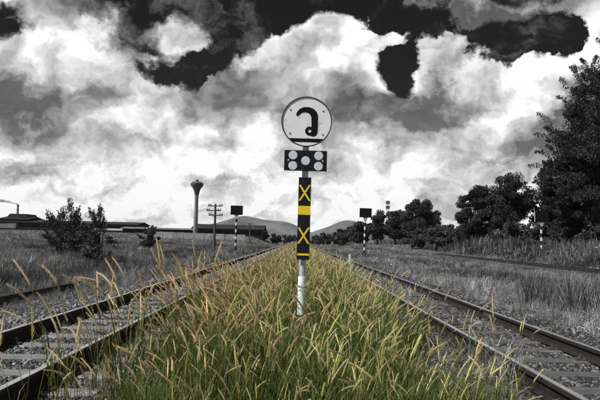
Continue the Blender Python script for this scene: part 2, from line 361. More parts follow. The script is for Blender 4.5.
def sleeper_meshes(mat):
    out = []
    for k in range(4):
        rs = np.random.RandomState(40 + k); mb = MB().box(-1.0, 1.0, -.105, .105, -.13, 0)
        me = mb.mesh('sleeper'); bm = bmesh.new(); bm.from_mesh(me)
        bmesh.ops.bevel(bm, geom=list(bm.edges), offset=.012, segments=1, affect='EDGES')
        bmesh.ops.bisect_plane(bm, geom=bm.verts[:] + bm.edges[:] + bm.faces[:], plane_co=(-.35, 0, 0), plane_no=(1, 0, 0))
        bmesh.ops.bisect_plane(bm, geom=bm.verts[:] + bm.edges[:] + bm.faces[:], plane_co=(.3, 0, 0), plane_no=(1, 0, 0))
        for v in bm.verts: v.co += Vector((rs.normal(0, .008), rs.normal(0, .007), rs.normal(0, .004) if v.co.z > -.05 else 0))
        bm.to_mesh(me); bm.free(); me.materials.append(mat); out.append(me)
    return out
def clip_mesh():
    mb = MB().box(-.045, .045, -.035, .035, 0, .022); mb.lathe([(.02, .022), (.02, .040), (.011, .042), (.011, .062), (.006, .064)], n=8)
    me = mb.mesh('rail_clip'); me.materials.append(M['clip']); return me
CLIP = clip_mesh()

def ballast_mesh(y0, y1):
    ys = axis([np.arange(y0, 20, .3), np.arange(20, 60, 1.0), np.arange(60, y1 + .1, 8.0)]); xs = np.array([-1.95, -1.6, -1.3, -1.1, -.9, -.7, -.5, -.3, -.1, .1, .3, .5, .7, .9, 1.1, 1.3, 1.6, 1.95])
    XX, YY = np.meshgrid(xs, ys); rs = np.random.RandomState(3)
    Z = .235 - .085 * sstep(np.abs(XX), 1.05, 1.95) + rs.normal(0, .007, XX.shape); n, m = len(xs), len(ys)
    ii = np.arange(n*m).reshape(m, n); Q = np.stack([ii[:-1, :-1], ii[:-1, 1:], ii[1:, 1:], ii[1:, :-1]], -1).reshape(-1, 4)
    return np_mesh('ballast', np.c_[XX.ravel(), YY.ravel(), Z.ravel()], Q, smooth=True)

TRACKS = {}
def track(cx, gauge, label, mat, spacing, first):
    t = thing('railway_track', (cx, 0, 0), label, 'railway track')
    link('ballast', ballast_mesh(1.0, 330), M['ballast'], t)
    for s in (-1, 1):
        me = rail_mesh(1.0, 330); me.materials.append(M['rail_side']); me.materials.append(M['rail_top'])
        r = link('rail', me, None, t, (s * gauge / 2, 0, 0))
        for yj in ((9.4, 33.4) if s > 0 else (14.1, 38.0)):          # fishplates at the joints
            mb = MB()
            for q in (-1, 1): mb.box(q*.022 - .009, q*.022 + .009, yj - .28, yj + .28, RAIL_BASE + .03, RAIL_BASE + .088)
            for b in (-.2, -.07, .07, .2):
                for q in (-1, 1): mb.box(q*.041 - .010, q*.041 + .010, yj + b - .014, yj + b + .014, RAIL_BASE + .045, RAIL_BASE + .073)
            mb.build('fishplate', M['clip'], r)
    meshes = sleeper_meshes(mat); y = first; k = 0; rs = np.random.RandomState(int(cx * 10) + 100); ys = []
    while y < 135:
        s = link('sleeper', meshes[k % 4], None, t, (rs.normal(0, .035), y, .263 + rs.normal(0, .004)), (0, rs.normal(0, .004), rs.normal(0, .018)))
        ys.append(y)
        if y < 17:
            for g in (-1, 1):
                for q in (-1, 1): link('rail_clip', CLIP, None, s, (g * gauge / 2 + q * .098, rs.normal(0, .012), -.001))
        y += spacing + rs.normal(0, .025); k += 1
    TRACKS[cx] = ys
    return t
track(-2.395, 1.07, 'straight railway track with pale sleepers on the left of the tall grass', M['sleeper'], .62, 3.3)
track(2.43, 1.06, 'straight railway track with dark weathered sleepers on the right of the tall grass', M['sleeper_dark'], .62, 3.1)
t3 = thing('railway_track', (12.85, 8, 0), 'disused track almost buried in grey grass before the tall trees', 'railway track', rotz=-math.atan(.0525))
for s in (-.53, .53):
    me = rail_mesh(0, 110, .25, .40); me.materials.append(M['old_rail']); me.materials.append(M['old_rail']); link('rail', me, None, t3, (s, 0, 0))
meshes = sleeper_meshes(M['sleeper_dark'])
for k in range(70): link('sleeper', meshes[k % 4], None, t3, (RNG.normal(0, .04), 8 + k * .7, .249), (0, 0, RNG.normal(0, .02)))
me = rail_mesh(0, 6.6, .0, .135, 1.65); me.materials.append(M['old_rail']); me.materials.append(M['old_rail'])
tag(link('spare_rail', me, None, None, (-5.25, 8.6, .14)), 'black spare rail lying in the grass beside the left track', 'rail')

# ---- ballast stones (too many to count) -----------------------------------------------------------------------------
def ico():
    p = (1 + 5 ** .5) / 2
    V = np.array([(-1,p,0),(1,p,0),(-1,-p,0),(1,-p,0),(0,-1,p),(0,1,p),(0,-1,-p),(0,1,-p),(p,0,-1),(p,0,1),(-p,0,-1),(-p,0,1)], float); V /= np.linalg.norm(V[0])
    F = np.array([(0,11,5),(0,5,1),(0,1,7),(0,7,10),(0,10,11),(1,5,9),(5,11,4),(11,10,2),(10,7,6),(7,1,8),(3,9,4),(3,4,2),(3,2,6),(3,6,8),(3,8,9),(4,9,5),(2,4,11),(6,2,10),(8,6,7),(9,8,1)])
    return V, F
def octa():
    V = np.array([(1,0,0),(-1,0,0),(0,1,0),(0,-1,0),(0,0,1),(0,0,-1)], float)
    return V, np.array([(0,2,4),(2,1,4),(1,3,4),(3,0,4),(2,0,5),(1,2,5),(3,1,5),(0,3,5)])
def chip():
    V = np.array([(x, y, z) for x in (-.75, .75) for y in (-.7, .7) for z in (-.6, .6)], float)
    Q = [(0,1,3,2),(4,6,7,5),(0,4,5,1),(2,3,7,6),(0,2,6,4),(1,5,7,3)]
    return V, np.array([t for a, b, c, d in Q for t in ((a, b, c), (a, c, d))])
def place(tmpl, P, rz, sc, tint, tilt=None):
    """copies of one template (V, F, C): positions, turns, sizes and colour factors"""
    k = len(P); t = np.zeros((k, 2)) if tilt is None else tilt
    return tmpl, np.asarray(P), np.c_[t, rz], np.asarray(sc), tint
def stuff(name, parts, mat, label, cat):
    """one object that scatters copies of a few small meshes over its points"""
    order, P, A, S, T, W = {}, [], [], [], [], []
    coll = bpy.data.collections.new(name + '_pieces')
    for tm, p, r, s, t in parts:
        if id(tm) not in order:
            order[id(tm)] = len(order); me = np_mesh(name + '_piece', *tm); me.materials.append(mat)
            coll.objects.link(bpy.data.objects.new('%s_piece_%03d' % (name, len(order)), me))
        P.append(p); A.append(r); S.append(s); T.append(t); W.append(np.full(len(p), order[id(tm)]))
    me = bpy.data.meshes.new(name); P, A, S, T, W = (np.concatenate(q) for q in (P, A, S, T, W))
    me.vertices.add(len(P)); me.vertices.foreach_set('co', P.astype(np.float32).ravel())
    for nm, ty, key, q in (('turn', 'FLOAT_VECTOR', 'vector', A), ('size', 'FLOAT', 'value', S), ('own_tint', 'FLOAT_VECTOR', 'vector', T), ('which', 'INT', 'value', W)):
        at = me.attributes.new(nm, ty, 'POINT'); at.data.foreach_set(key, np.ascontiguousarray(q, np.int32 if ty == 'INT' else np.float32).ravel())
    me.update()
    g = bpy.data.node_groups.new(name + '_scatter', 'GeometryNodeTree')
    g.interface.new_socket('Geometry', in_out='INPUT', socket_type='NodeSocketGeometry'); g.interface.new_socket('Geometry', in_out='OUTPUT', socket_type='NodeSocketGeometry')
    N = Nodes(g); gi, go = N.n('NodeGroupInput'), N.n('NodeGroupOutput')
    ci = N.n('GeometryNodeCollectionInfo'); ci.inputs['Collection'].default_value = coll; ci.inputs['Separate Children'].default_value = True; ci.inputs['Reset Children'].default_value = True
    io = N.n('GeometryNodeInstanceOnPoints'); io.inputs['Pick Instance'].default_value = True
    def named(nm, ty):
        nd = N.n('GeometryNodeInputNamedAttribute', data_type=ty); nd.inputs[0].default_value = nm; return nd.outputs[0]
    e2r = N.n('FunctionNodeEulerToRotation'); g.links.new(named('turn', 'FLOAT_VECTOR'), e2r.inputs[0])
    g.links.new(gi.outputs[0], io.inputs['Points']); g.links.new(ci.outputs[0], io.inputs['Instance']); g.links.new(e2r.outputs[0], io.inputs['Rotation'])
    g.links.new(named('which', 'INT'), io.inputs['Instance Index']); g.links.new(named('size', 'FLOAT'), io.inputs['Scale'])
    g.links.new(io.outputs[0], go.inputs[0])
    o = link(name, me, mat); md = o.modifiers.new('scatter', 'NODES'); md.node_group = g
    return tag(o, label, cat, kind='stuff')
STONES = []
def merge(parts):
    V, F, C, o = [], [], [], 0
    for v, f, c in parts: V.append(v); F.append(f + o); C.append(c); o += len(v)
    return np.concatenate(V), np.concatenate(F), np.concatenate(C)
def scatter_stones(n, xr, yr, size, zf, color, near=True, skip=None):
    x = RNG.uniform(*xr, n); y = RNG.uniform(yr[0] ** .5, yr[1] ** .5, n) ** 2
    keep = np.ones(n, bool) if skip is None else ~skip(x, y)
    x, y = x[keep], y[keep]; n = len(x); parts = []
    sz = size * np.exp(RNG.normal(0, .30, n)); which = RNG.integers(0, 8, n)
    for k in range(8):
        if len(STONES) == 8: break
        V, F = chip() if k % 2 else octa(); rs = np.random.RandomState(k)
        V = (V * (1 + rs.uniform(-.35, .35, (len(V), 1))) + rs.normal(0, .16, V.shape)) @ np.linalg.qr(rs.normal(size=(3, 3)))[0]
        V = V * np.array([1.2, 1, .95]); STONES.append((V, F, np.ones((len(V), 3))))
    for k in range(8):
        q = which == k
        v = .35 + 2.2 * RNG.random(q.sum()) ** 2.6
        P = np.c_[x[q], y[q], zf(x[q], y[q]) + sz[q] * RNG.uniform(-.1, .5, q.sum())]
        parts.append(place(STONES[k], P, RNG.uniform(0, 6.28, q.sum()), sz[q], v[:, None] * np.array(color)))
    return parts
def bed(cx): return lambda x, y: .240 - .085 * sstep(np.abs(x - cx), 1.05, 1.95)
def on_sleeper(cx):
    ys = np.array(TRACKS[cx])
    def f(x, y):
        d = np.min(np.abs(y[:, None] - ys[None]), 1); return (d < .095) & (np.abs(x - cx) < 1.0) & (RNG.random(len(x)) < .87)
    return f
for cx, lab, grey in ((-2.395, 'loose grey ballast stones between the pale sleepers', (.115, .117, .121)), (2.43, 'loose dark ballast stones between the weathered sleepers', (.088, .088, .088))):
    parts = scatter_stones(36000, (cx - 1.55, cx + 1.55), (3.9, 8), .0112, bed(cx), grey, True, on_sleeper(cx))
    parts += scatter_stones(22000, (cx - 1.55, cx + 1.55), (8, 16), .0165, bed(cx), grey, False, on_sleeper(cx))
    parts += scatter_stones(12000, (cx - 1.5, cx + 1.5), (16, 34), .025, bed(cx), grey, False, on_sleeper(cx))
    stuff('gravel', parts, STONE, lab, 'gravel')
gz = lambda x, y: np.full(len(x), .178)
parts = scatter_stones(17000, (-1.85, -.8), (3.6, 9), .0125, gz, (.14, .155, .175)) + scatter_stones(15000, (.9, 1.95), (3.6, 10), .0125, gz, (.17, .165, .155)) + scatter_stones(2500, (-.9, .9), (3.4, 8), .03, gz, (.16, .165, .17))
parts += scatter_stones(11000, (-5.3, -3.8), (5, 18), .0105, ground, (.13, .13, .13)) + scatter_stones(8000, (3.8, 4.8), (6, 18), .0105, ground, (.10, .10, .10))
stuff('gravel', parts, STONE, 'bluish gravel at the foot of the golden grass', 'gravel')

# ---- grasses ---------------------------------------------------------------------------------------------------------
def spine(h, lean, curl, n, start=0.0):
    """points of a stalk in the x,z plane: leans towards +x and bends more and more"""
    t = np.linspace(0, 1, n); a = lean + curl * t ** 2.2
    d = np.c_[np.sin(a), np.cos(a)] * (h / (n - 1)); p = np.zeros((n, 2)); p[1:] = np.cumsum(d[:-1], 0)
    return np.c_[p[:, 0], np.zeros(n), p[:, 1]], a
def tube_np(P, A, R, sides, C):
    n = len(P); V, K = [], []
    for i in range(n):
        e1 = np.array([math.cos(A[i]), 0, -math.sin(A[i])]); e2 = np.array([0, 1., 0])
        for k in range(sides):
            q = 2 * math.pi * k / sides; V.append(P[i] + R[i] * (math.cos(q) * e1 + math.sin(q) * e2)); K.append(C[i])
    F = []
    for i in range(n - 1):
        for k in range(sides):
            l = (k + 1) % sides; a, b, c, d = i*sides + k, i*sides + l, (i+1)*sides + l, (i+1)*sides + k
            F += [(a, b, c), (a, c, d)]
    return np.array(V), np.array(F), np.array(K)
def ribbon(P, A, W, C, rz, base):
    """leaf blade along a spine, turned by rz round the stalk, folded a little along its midrib"""
    n = len(P); V = np.concatenate([P + np.c_[np.zeros(n), W, np.zeros(n)], P - np.c_[np.zeros(n), W, np.zeros(n)]])
    V[:, 0] += np.concatenate([W, W]) * .3
    c, s = math.cos(rz), math.sin(rz); V = np.c_[V[:, 0]*c - V[:, 1]*s, V[:, 0]*s + V[:, 1]*c, V[:, 2]] + base
    F = []
    for i in range(n - 1): F += [(i, i+1, n+i+1), (i, n+i+1, n+i)]
    return V, np.array(F), np.concatenate([C, C])
def lerp(a, b, t): return np.array(a)[None] * (1 - t[:, None]) + np.array(b)[None] * t[:, None]

def flower_stem(rs, h, lean, curl, head_len, head_r, cols, near=True, bristles=70, leaves=3):
    leaf0, leaf1, stalk, head = cols; parts = []
    n = 9 if near else 5; P, A = spine(h, lean, curl, n); sides = 3
    parts.append(tube_np(P, A, np.linspace(.0024, .0012, n) * (1 if near else 1.6), sides, lerp(leaf0, stalk, np.linspace(0, 1, n))))
    m = 8 if near else 4; t = np.linspace(0, 1, m); a0 = A[-1]; ah = a0 + (curl * .35 + .12) * t
    d = np.c_[np.sin(ah), np.zeros(m), np.cos(ah)] * head_len / (m - 1); HP = np.zeros((m, 3)); HP[1:] = np.cumsum(d[:-1], 0); HP += P[-1]
    prof = np.array([.4, .85, 1, 1, 1, .95, .85, .3]) if near else np.array([.4, 1, .9, .25])
    hc = lerp(head, np.array(head) * np.array([1.05, 1.08, 1.15]), t)
    parts.append(tube_np(HP, ah, head_r * (.30 if near else .85) * prof, 5 if near else 3, hc))
    if near:                                                           # the bristles that make the head fuzzy
        V, F, C = [], [], []
        for k in range(bristles):
            u = rs.uniform(.02, .97); i = min(int(u * (m - 1)), m - 2); f = u * (m - 1) - i
            p = HP[i] * (1 - f) + HP[i + 1] * f; a = ah[i]; q = rs.uniform(0, 6.28)
            ax = np.array([math.sin(a), 0, math.cos(a)]); e1 = np.array([math.cos(a), 0, -math.sin(a)]); e2 = np.array([0, 1., 0])
            rad = math.cos(q) * e1 + math.sin(q) * e2; tip = p + (rad * .68 + ax * 1.25) * head_r * rs.uniform(.8, 1.8) * (1.05 - .25 * u); sd = np.cross(ax, rad) * head_r * .075
            o = len(V); V += [p + sd, p - sd, tip]; F.append((o, o+1, o+2)); cc = np.array(head) * rs.uniform(.85, 1.3); C += [cc * .85, cc * .85, np.minimum(cc * 1.25 + .06, .9)]
        parts.append((np.array(V), np.array(F), np.array(C)))
    for k in range(leaves):
        ll = h * rs.uniform(.4, .75); ln = 5 if near else 3; LP, LA = spine(ll, rs.uniform(.1, .5), rs.uniform(.5, 1.9), ln); i = rs.randint(0, max(1, n // 2))
        W = rs.uniform(.0022, .0045) * (1 if near else 1.8) * np.array([.7, 1, .9, .6, .05] if near else [.8, 1, .1])
        parts.append(ribbon(LP, LA, W, lerp(leaf0, leaf1, np.linspace(0, 1, ln) ** rs.uniform(.8, 2.5)), rs.uniform(0, 6.28), P[i]))
    return merge(parts)
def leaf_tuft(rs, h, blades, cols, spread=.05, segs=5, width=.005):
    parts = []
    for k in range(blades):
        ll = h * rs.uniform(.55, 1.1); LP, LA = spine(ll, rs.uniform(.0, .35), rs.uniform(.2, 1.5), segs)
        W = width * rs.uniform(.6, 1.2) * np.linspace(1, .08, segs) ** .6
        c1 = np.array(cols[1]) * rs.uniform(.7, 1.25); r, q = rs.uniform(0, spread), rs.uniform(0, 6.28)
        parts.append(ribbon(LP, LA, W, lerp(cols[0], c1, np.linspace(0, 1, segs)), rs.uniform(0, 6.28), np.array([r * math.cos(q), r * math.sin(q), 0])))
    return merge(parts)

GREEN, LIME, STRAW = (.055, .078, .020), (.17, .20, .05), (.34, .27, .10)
def median_cols(rs):
    head = [(.68, .57, .30), (.62, .51, .27), (.62, .58, .27), (.58, .44, .29), (.74, .65, .40)][rs.randint(5)]
    return GREEN, [LIME, LIME, STRAW, (.16, .19, .05)][rs.randint(4)], (.24, .24, .08), head
def template_set(near, bristles=0):
    out = []
    for k in range(16):
        rs = np.random.RandomState(200 + k)
        out.append(flower_stem(rs, rs.uniform(.46, .66), rs.uniform(.01, .14), rs.uniform(.05, .62) if k % 6 else rs.uniform(.7, 1.15), rs.uniform(.11, .17), rs.uniform(.0098, .0126), median_cols(rs), near, bristles, 3 if near else 2))
    return out
NEAR_T, MID_T, FAR_T = template_set(True, 150), template_set(True, 60), template_set(False)
TUFT_T = [leaf_tuft(np.random.RandomState(300 + k), .48, 11, (GREEN, [LIME, (.13, .17, .04), (.08, .13, .03)][k % 3]), .06) for k in range(9)]
TUFT_F = [leaf_tuft(np.random.RandomState(330 + k), .46, 8, (GREEN, [LIME, (.2, .2, .07), (.12, .16, .04)][k % 3]), .08, 3, .009) for k in range(9)]

def edge_noise(y, a): return .16 * np.sin(y * 1.7 + a) + .11 * np.sin(y * 3.9 + 2 * a) + .07 * np.sin(y * 8.3 + a)
def median_points(n, y0, y1):
    y = RNG.uniform(y0, y1, n)
    l = -1.14 + edge_noise(y, .4) - .36 * sstep(y, 6, 15); r = 1.22 + edge_noise(y, 2.2) + .40 * sstep(y, 6, 14)
    x = l + (r - l) * RNG.random(n)
    return x, y, np.minimum(x - l, r - x)
def grow(tmpls, x, y, sc, outward, tint, zf=ground):
    which = RNG.integers(0, len(tmpls), len(x)); parts = []
    rz = RNG.uniform(0, 6.28, len(x))
    if outward is not None:                                            # turn some of the lean away from the middle
        tgt = np.where(x < -.1, math.pi, 0.0); w = outward; rz = np.where(RNG.random(len(x)) < w, tgt + RNG.normal(0, .75, len(x)), rz)
    for k in range(len(tmpls)):
        q = which == k
        if q.any():
            P = np.c_[x[q], y[q], zf(x[q], y[q]) - .01]
            parts.append(place(tmpls[k], P, rz[q], sc[q], tint[q], RNG.normal(0, .085, (q.sum(), 2))))
    return parts
def tints(n, s=.20, hue=.035):
    return np.exp(RNG.normal(0, s, (n, 1))) * np.exp(RNG.normal(0, hue, (n, 3)))
def clump(x, y, a): return .5 + .5 * np.sin(x * 3.1 + a + 1.3 * np.sin(y * 1.3)) * np.sin(y * 2.3 + a * 2 + np.sin(x * 2))
def hue(x, y):                                                         # rosier heads on the left, yellow green ones on the right
    w = sstep(x + .35 * np.sin(y * .8), -.9, .5)[:, None]
    return np.array([[1.0, .93, .88]]) * (1 - w) + np.array([[1.02, 1.06, .92]]) * w
def clear_post(x, y, sc): return sc * np.where((np.abs(x - .012 * y) < .22) & (y > 5.4) & (y < 7.9), .66, 1.0)
parts = []
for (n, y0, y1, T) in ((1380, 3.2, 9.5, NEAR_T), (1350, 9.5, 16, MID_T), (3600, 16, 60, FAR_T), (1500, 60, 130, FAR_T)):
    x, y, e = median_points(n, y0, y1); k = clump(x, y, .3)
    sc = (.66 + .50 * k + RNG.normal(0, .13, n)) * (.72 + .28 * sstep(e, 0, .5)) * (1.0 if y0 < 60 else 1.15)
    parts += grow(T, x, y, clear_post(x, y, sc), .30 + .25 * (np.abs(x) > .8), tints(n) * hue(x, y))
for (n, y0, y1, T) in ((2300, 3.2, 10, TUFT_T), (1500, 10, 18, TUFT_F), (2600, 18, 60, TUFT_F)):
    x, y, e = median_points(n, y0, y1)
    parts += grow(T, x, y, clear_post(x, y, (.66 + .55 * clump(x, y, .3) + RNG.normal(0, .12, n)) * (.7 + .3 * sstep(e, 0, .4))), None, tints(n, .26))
# taller stand that hangs over the left rail, and stragglers on both edges
n = 85; x = RNG.uniform(-1.45, -.75, n); y = RNG.uniform(4.3, 9.0, n)
parts += grow(NEAR_T, x, y, RNG.uniform(1.05, 1.6, n), .75, tints(n, .15) * np.array([1.03, .95, .92]))
n = 130; x = RNG.uniform(-1.45, -.55, n); y = RNG.uniform(6.2, 9.8, n)
parts += grow(NEAR_T, x, y, RNG.uniform(.95, 1.4, n), .85, tints(n, .15) * np.array([1.02, .88, .84]))
n = 40; x = RNG.uniform(-1.75, -1.1, n); y = RNG.uniform(3.4, 5.2, n)
parts += grow(NEAR_T, x, y, RNG.uniform(.9, 1.5, n), .8, tints(n, .15))
n = 55; x = RNG.uniform(1.2, 1.75, n); y = RNG.uniform(4.2, 12, n)
parts += grow(NEAR_T, x, y, RNG.uniform(.75, 1.15, n), .5, tints(n, .15))
n = 700; x = np.where(RNG.random(n) < .5, RNG.uniform(-1.9, -1.1, n), RNG.uniform(1.1, 1.85, n)); y = RNG.uniform(3.4, 16, n)
parts += grow(TUFT_T, x, y, RNG.uniform(.18, .5, n), None, tints(n, .3) * np.array([.9, .85, .8]))
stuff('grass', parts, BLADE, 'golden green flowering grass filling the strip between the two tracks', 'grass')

# grey wild grass on both sides of the yard
def grey(a): return (a, a, a)
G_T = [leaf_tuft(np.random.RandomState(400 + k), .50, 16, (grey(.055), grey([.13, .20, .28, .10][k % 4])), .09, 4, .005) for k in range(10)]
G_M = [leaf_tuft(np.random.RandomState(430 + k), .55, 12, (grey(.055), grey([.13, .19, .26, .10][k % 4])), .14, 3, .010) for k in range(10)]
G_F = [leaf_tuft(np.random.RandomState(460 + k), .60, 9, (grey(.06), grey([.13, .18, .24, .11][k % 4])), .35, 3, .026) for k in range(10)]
def grey_cols(rs): a = rs.uniform(.18, .42); return grey(.06), grey(rs.uniform(.1, .24)), grey(.2), grey(a)
G_S = [(lambda rs: flower_stem(rs, rs.uniform(.6, .85), rs.uniform(.02, .2), rs.uniform(.1, .9), .15, .0085, grey_cols(rs), True, 26, 3))(np.random.RandomState(500 + k)) for k in range(8)]
def off_track(x, y):
    return ~((np.abs(x) < 3.85 + .25 * np.sin(y * .9) + .15 * np.sin(y * 2.7)) | ((np.abs(x - 13.1 - .0525 * (y - 8)) < 1.15) & (RNG.random(len(x)) < .85)))
def patch(x, y): return .5 + .5 * np.sin(x * .55 + 1.7 * np.sin(y * .21)) * np.sin(y * .37 + 1.2 * np.sin(x * .33) + 1)
def height(x, y): return np.where(x > 0, (.62 - .22 * sstep(x - .0525 * y, 7, 10) + 1.5 * sstep(x - .0525 * y, 14.4, 16.5)) * (1 + .25 * sstep(y, 50, 90)), (.72 + .2 * sstep(y, 12, 6)) * (1 - .25 * sstep(y, 60, 110)))
def field(side, n, y0, y1, T, s0, s1, margin=.53):
    y = np.sqrt(RNG.uniform(y0 ** 2, y1 ** 2, n)); x = side * (3.6 + RNG.random(n) * (np.maximum(margin * y + 1.5 - 3.6, .6)))
    k = off_track(x, y); x, y = x[k], y[k]; p = patch(x, y)
    k = RNG.random(len(x)) < .30 + .9 * p; x, y, p = x[k], y[k], p[k]
    sc = RNG.uniform(s0, s1, len(x)) * height(x, y) * (.6 + .75 * p) * (.55 + .45 * sstep(np.abs(x), 3.7, 5.2))
    sc = sc * np.where((x > -5.35) & (x < -3.4) & (y > 5.5) & (y < 15.4), .34, 1.0)      # trodden strip before the spare rail
    tone = 1.45 * (.50 + .95 * (.5 + .5 * np.sin(x * .8 + y * .23 + 2 * np.sin(y * .17)))) * np.exp(RNG.normal(0, .38, len(x))) * (.78 if side < 0 else 1.2 - .5 * sstep(x - .0525 * y, 14.4, 16))
    return grow(T, x, y, sc, None, tone[:, None] * np.ones((1, 3)))
for side, lab in ((-1, 'rough dark grey grass of the field left of the tracks'), (1, 'pale grey grass right of the tracks up to the trees')):
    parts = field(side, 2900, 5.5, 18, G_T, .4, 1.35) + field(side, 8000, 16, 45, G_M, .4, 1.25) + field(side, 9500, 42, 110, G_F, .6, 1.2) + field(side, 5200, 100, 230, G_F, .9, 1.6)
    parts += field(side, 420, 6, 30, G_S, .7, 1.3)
    if side > 0:                                                        # a taller stand close to the right track
        n = 420; x = RNG.normal(6.2, .75, n); y = RNG.normal(11.6, 1.1, n); k = x > 4.7; x, y = x[k], y[k]; n = len(x)
        parts += grow(G_T, x, y, RNG.uniform(.9, 1.9, n), None, np.exp(RNG.normal(.1, .5, (n, 1))) * np.ones((1, 3))) + grow(G_S, x[:90], y[:90], RNG.uniform(.9, 1.35, len(x[:90])), None, np.ones((len(x[:90]), 3)))
    stuff('wild_grass', parts, BLADE, lab, 'grass')
def forb(rs, n, size, a):
    d = rs.normal(size=(n, 3)); d /= np.linalg.norm(d, axis=1)[:, None]; P = d * (rs.random(n) ** .5)[:, None] * np.array([.30, .30, .22]); P[:, 2] = np.abs(P[:, 2]) * 1.3 + .03
    u = rs.normal(size=(n, 3)); u /= np.linalg.norm(u, axis=1)[:, None]; w = np.cross(u, rs.normal(size=(n, 3))); w /= np.linalg.norm(w, axis=1)[:, None]
    V = np.stack([P - u*size, P + w*size*.4, P + u*size, P - w*size*.4], 1).reshape(-1, 3); i = np.arange(n)[:, None] * 4
    return V, np.concatenate([i + [0, 1, 2], i + [0, 2, 3]]), np.repeat(a * np.exp(rs.normal(0, .28, n)), 4)[:, None] * np.ones((1, 3))
FORB_N = [forb(np.random.RandomState(700 + k), 110, .019, [.05, .08, .13, .20][k % 4]) for k in range(8)]
FORB_F = [forb(np.random.RandomState(720 + k), 34, .045, [.05, .07, .09, .12][k % 4]) for k in range(8)]
for side, lab in ((-1, 'low dark leafy weeds scattered through the left field'), (1, 'low leafy grey weeds scattered beside the right track')):
    parts = field(side, 2600, 5.5, 24, FORB_N, .5, 1.5) + field(side, 5000, 20, 70, FORB_F, .6, 1.7) + field(side, 3200, 65, 160, FORB_F, .9, 1.7)
    stuff('weeds', parts, WEED, lab, 'weeds')
# pale weeds rooted between the sleepers and by the rails
PALE = [leaf_tuft(np.random.RandomState(600 + k), .34, 12, (grey(.16), grey(.62)), .04, 4, .0045) for k in range(4)]
W_S = [(lambda rs: flower_stem(rs, rs.uniform(.28, .40), rs.uniform(.0, .3), rs.uniform(.1, .6), .12, .008, (grey(.2), grey(.4), grey(.4), grey(.62)), True, 40, 3))(np.random.RandomState(620 + k)) for k in range(5)]
spots = [(2.2, 12.6, 9), (2.1, 11.6, 7), (2.3, 19.6, 6), (1.98, 10.2, 5), (1.83, 5.35, 9), (1.75, 5.7, 7), (4.55, 9.6, 10), (4.8, 9.9, 8), (-3.9, 14.5, 8), (-5.2, 8.6, 5), (-4.6, 21, 12), (-4.3, 27, 12), (-5.6, 24, 12)]
parts = []
for sx, sy, n in spots:
    x, y = RNG.normal(sx, .07 if n < 10 else .25, n), RNG.normal(sy, .10 if n < 10 else .5, n)
    zf = lambda x, y: np.full(len(x), .2) if abs(sx) < 3.6 else ground(x, y)
    parts += grow(PALE, x, y, RNG.uniform(.5, 1.1, n), None, tints(n, .2, 0), zf) + grow(W_S, x, y, RNG.uniform(.6, 1.15, n), None, tints(n, .2, 0), zf)
stuff('weeds', parts, BLADE, 'pale bleached weeds rooted beside the rails and sleepers', 'weeds')

# ---- main signal post --------------------------------------------------------------------------------------------------
sp = thing('signal_post', (.085, 7.8, .17), 'tall post with round letter sign, reflector board and yellow crosses standing in golden grass', 'railway sign')
sp.rotation_euler = (0, math.radians(.25), 0)
MB().lathe([(.046, .0), (.046, .45), (.040, .47), (.040, 2.66)], n=20).build('post', M['galv'], sp, smooth=True)
MB().lathe([(.056, -.10), (.054, .30), (.051, .305)], n=20).build('post_foot', M['post_black'], sp, smooth=True)
sl = MB().lathe([(.0515, .29), (.0515, .76), (.048, .775)], n=20).build('post_sleeve', M['pole_white'], sp, smooth=True)
MB().lathe([(.053, .64), (.056, .645), (.056, .665), (.053, .67)], n=20).build('clamp', M['galv'], sl, smooth=True)
# round sign
u = .6 / 212
def dp(cx, cz): return ((cx - 141) * u, (137 - cz) * u)
ds = MB().lathe([(.312, -.008), (.312, .008)], n=72).build('disc_sign', M['sign_white'], sp, (0, -.068, 2.72), (math.pi / 2, 0, 0))
rim = MB().ring(0, 0, .306, .319, -.016, .012, 72).build('rim', M['sign_edge'], ds, (0, 0, 0), (-math.pi / 2, 0, 0), smooth=True)
poly = [(93,108),(96,96),(108,81),(127,72),(151,72),(169,78),(183,91),(190,109),(190,186),(184,198),(173,203),(160,201),(163,190),(163,165),(161,116),(154,103),(143,96),(129,95),(114,100),(104,111),(98,113)]
mb = MB().prism([dp(*p) for p in poly], -.0115, -.0075); mb.ring(*dp(155, 179), 7.5 * u, 20 * u, -.0125, -.0075, 28)
mb.build('letter_mark', M['black'], ds, (0, 0, 0), (-math.pi / 2, 0, 0))
zc = dp(0, 213)[1]; zb = dp(0, 229)[1]; R0 = .3055
arc = lambda z: math.sqrt(R0 * R0 - z * z)
MB().prism([(-arc(zc), zc), (arc(zc), zc), (arc((zc+zb)/2), (zc+zb)/2), (arc(zb), zb), (-arc(zb), zb), (-arc((zc+zb)/2), (zc+zb)/2)], -.0105, -.0075).build('black_bar', M['black'], ds, (0, 0, 0), (-math.pi / 2, 0, 0))
for cx, cz in ((68, 86), (214, 88), (68, 192), (214, 194)):
    x, z = dp(cx, cz); MB().lathe([(.010, .008), (.010, .012), (.006, .0145)], n=10).build('bolt', M['sign_edge'], ds, (x, z, 0))
# reflector board
rb = MB().box(-.268, .268, -.006, .006, -.130, .130).build('reflector_board', M['navy'], sp, (0, -.064, 2.225), bevel=.003)
for x, z in ((0, 0), (-.160, .066), (.162, .066), (-.160, -.066), (.162, -.066)):
    r = MB().lathe([(.055, .0), (.055, .0016), (.053, .0022)], n=32).build('reflector', M['reflector'], rb, (x, -.006, z), (math.pi / 2, 0, 0))
for x in (-.215, .215): MB().lathe([(.013, .0), (.013, .003), (.007, .005)], n=12).build('screw', M['galv'], rb, (x, -.006, 0), (math.pi / 2, 0, 0))
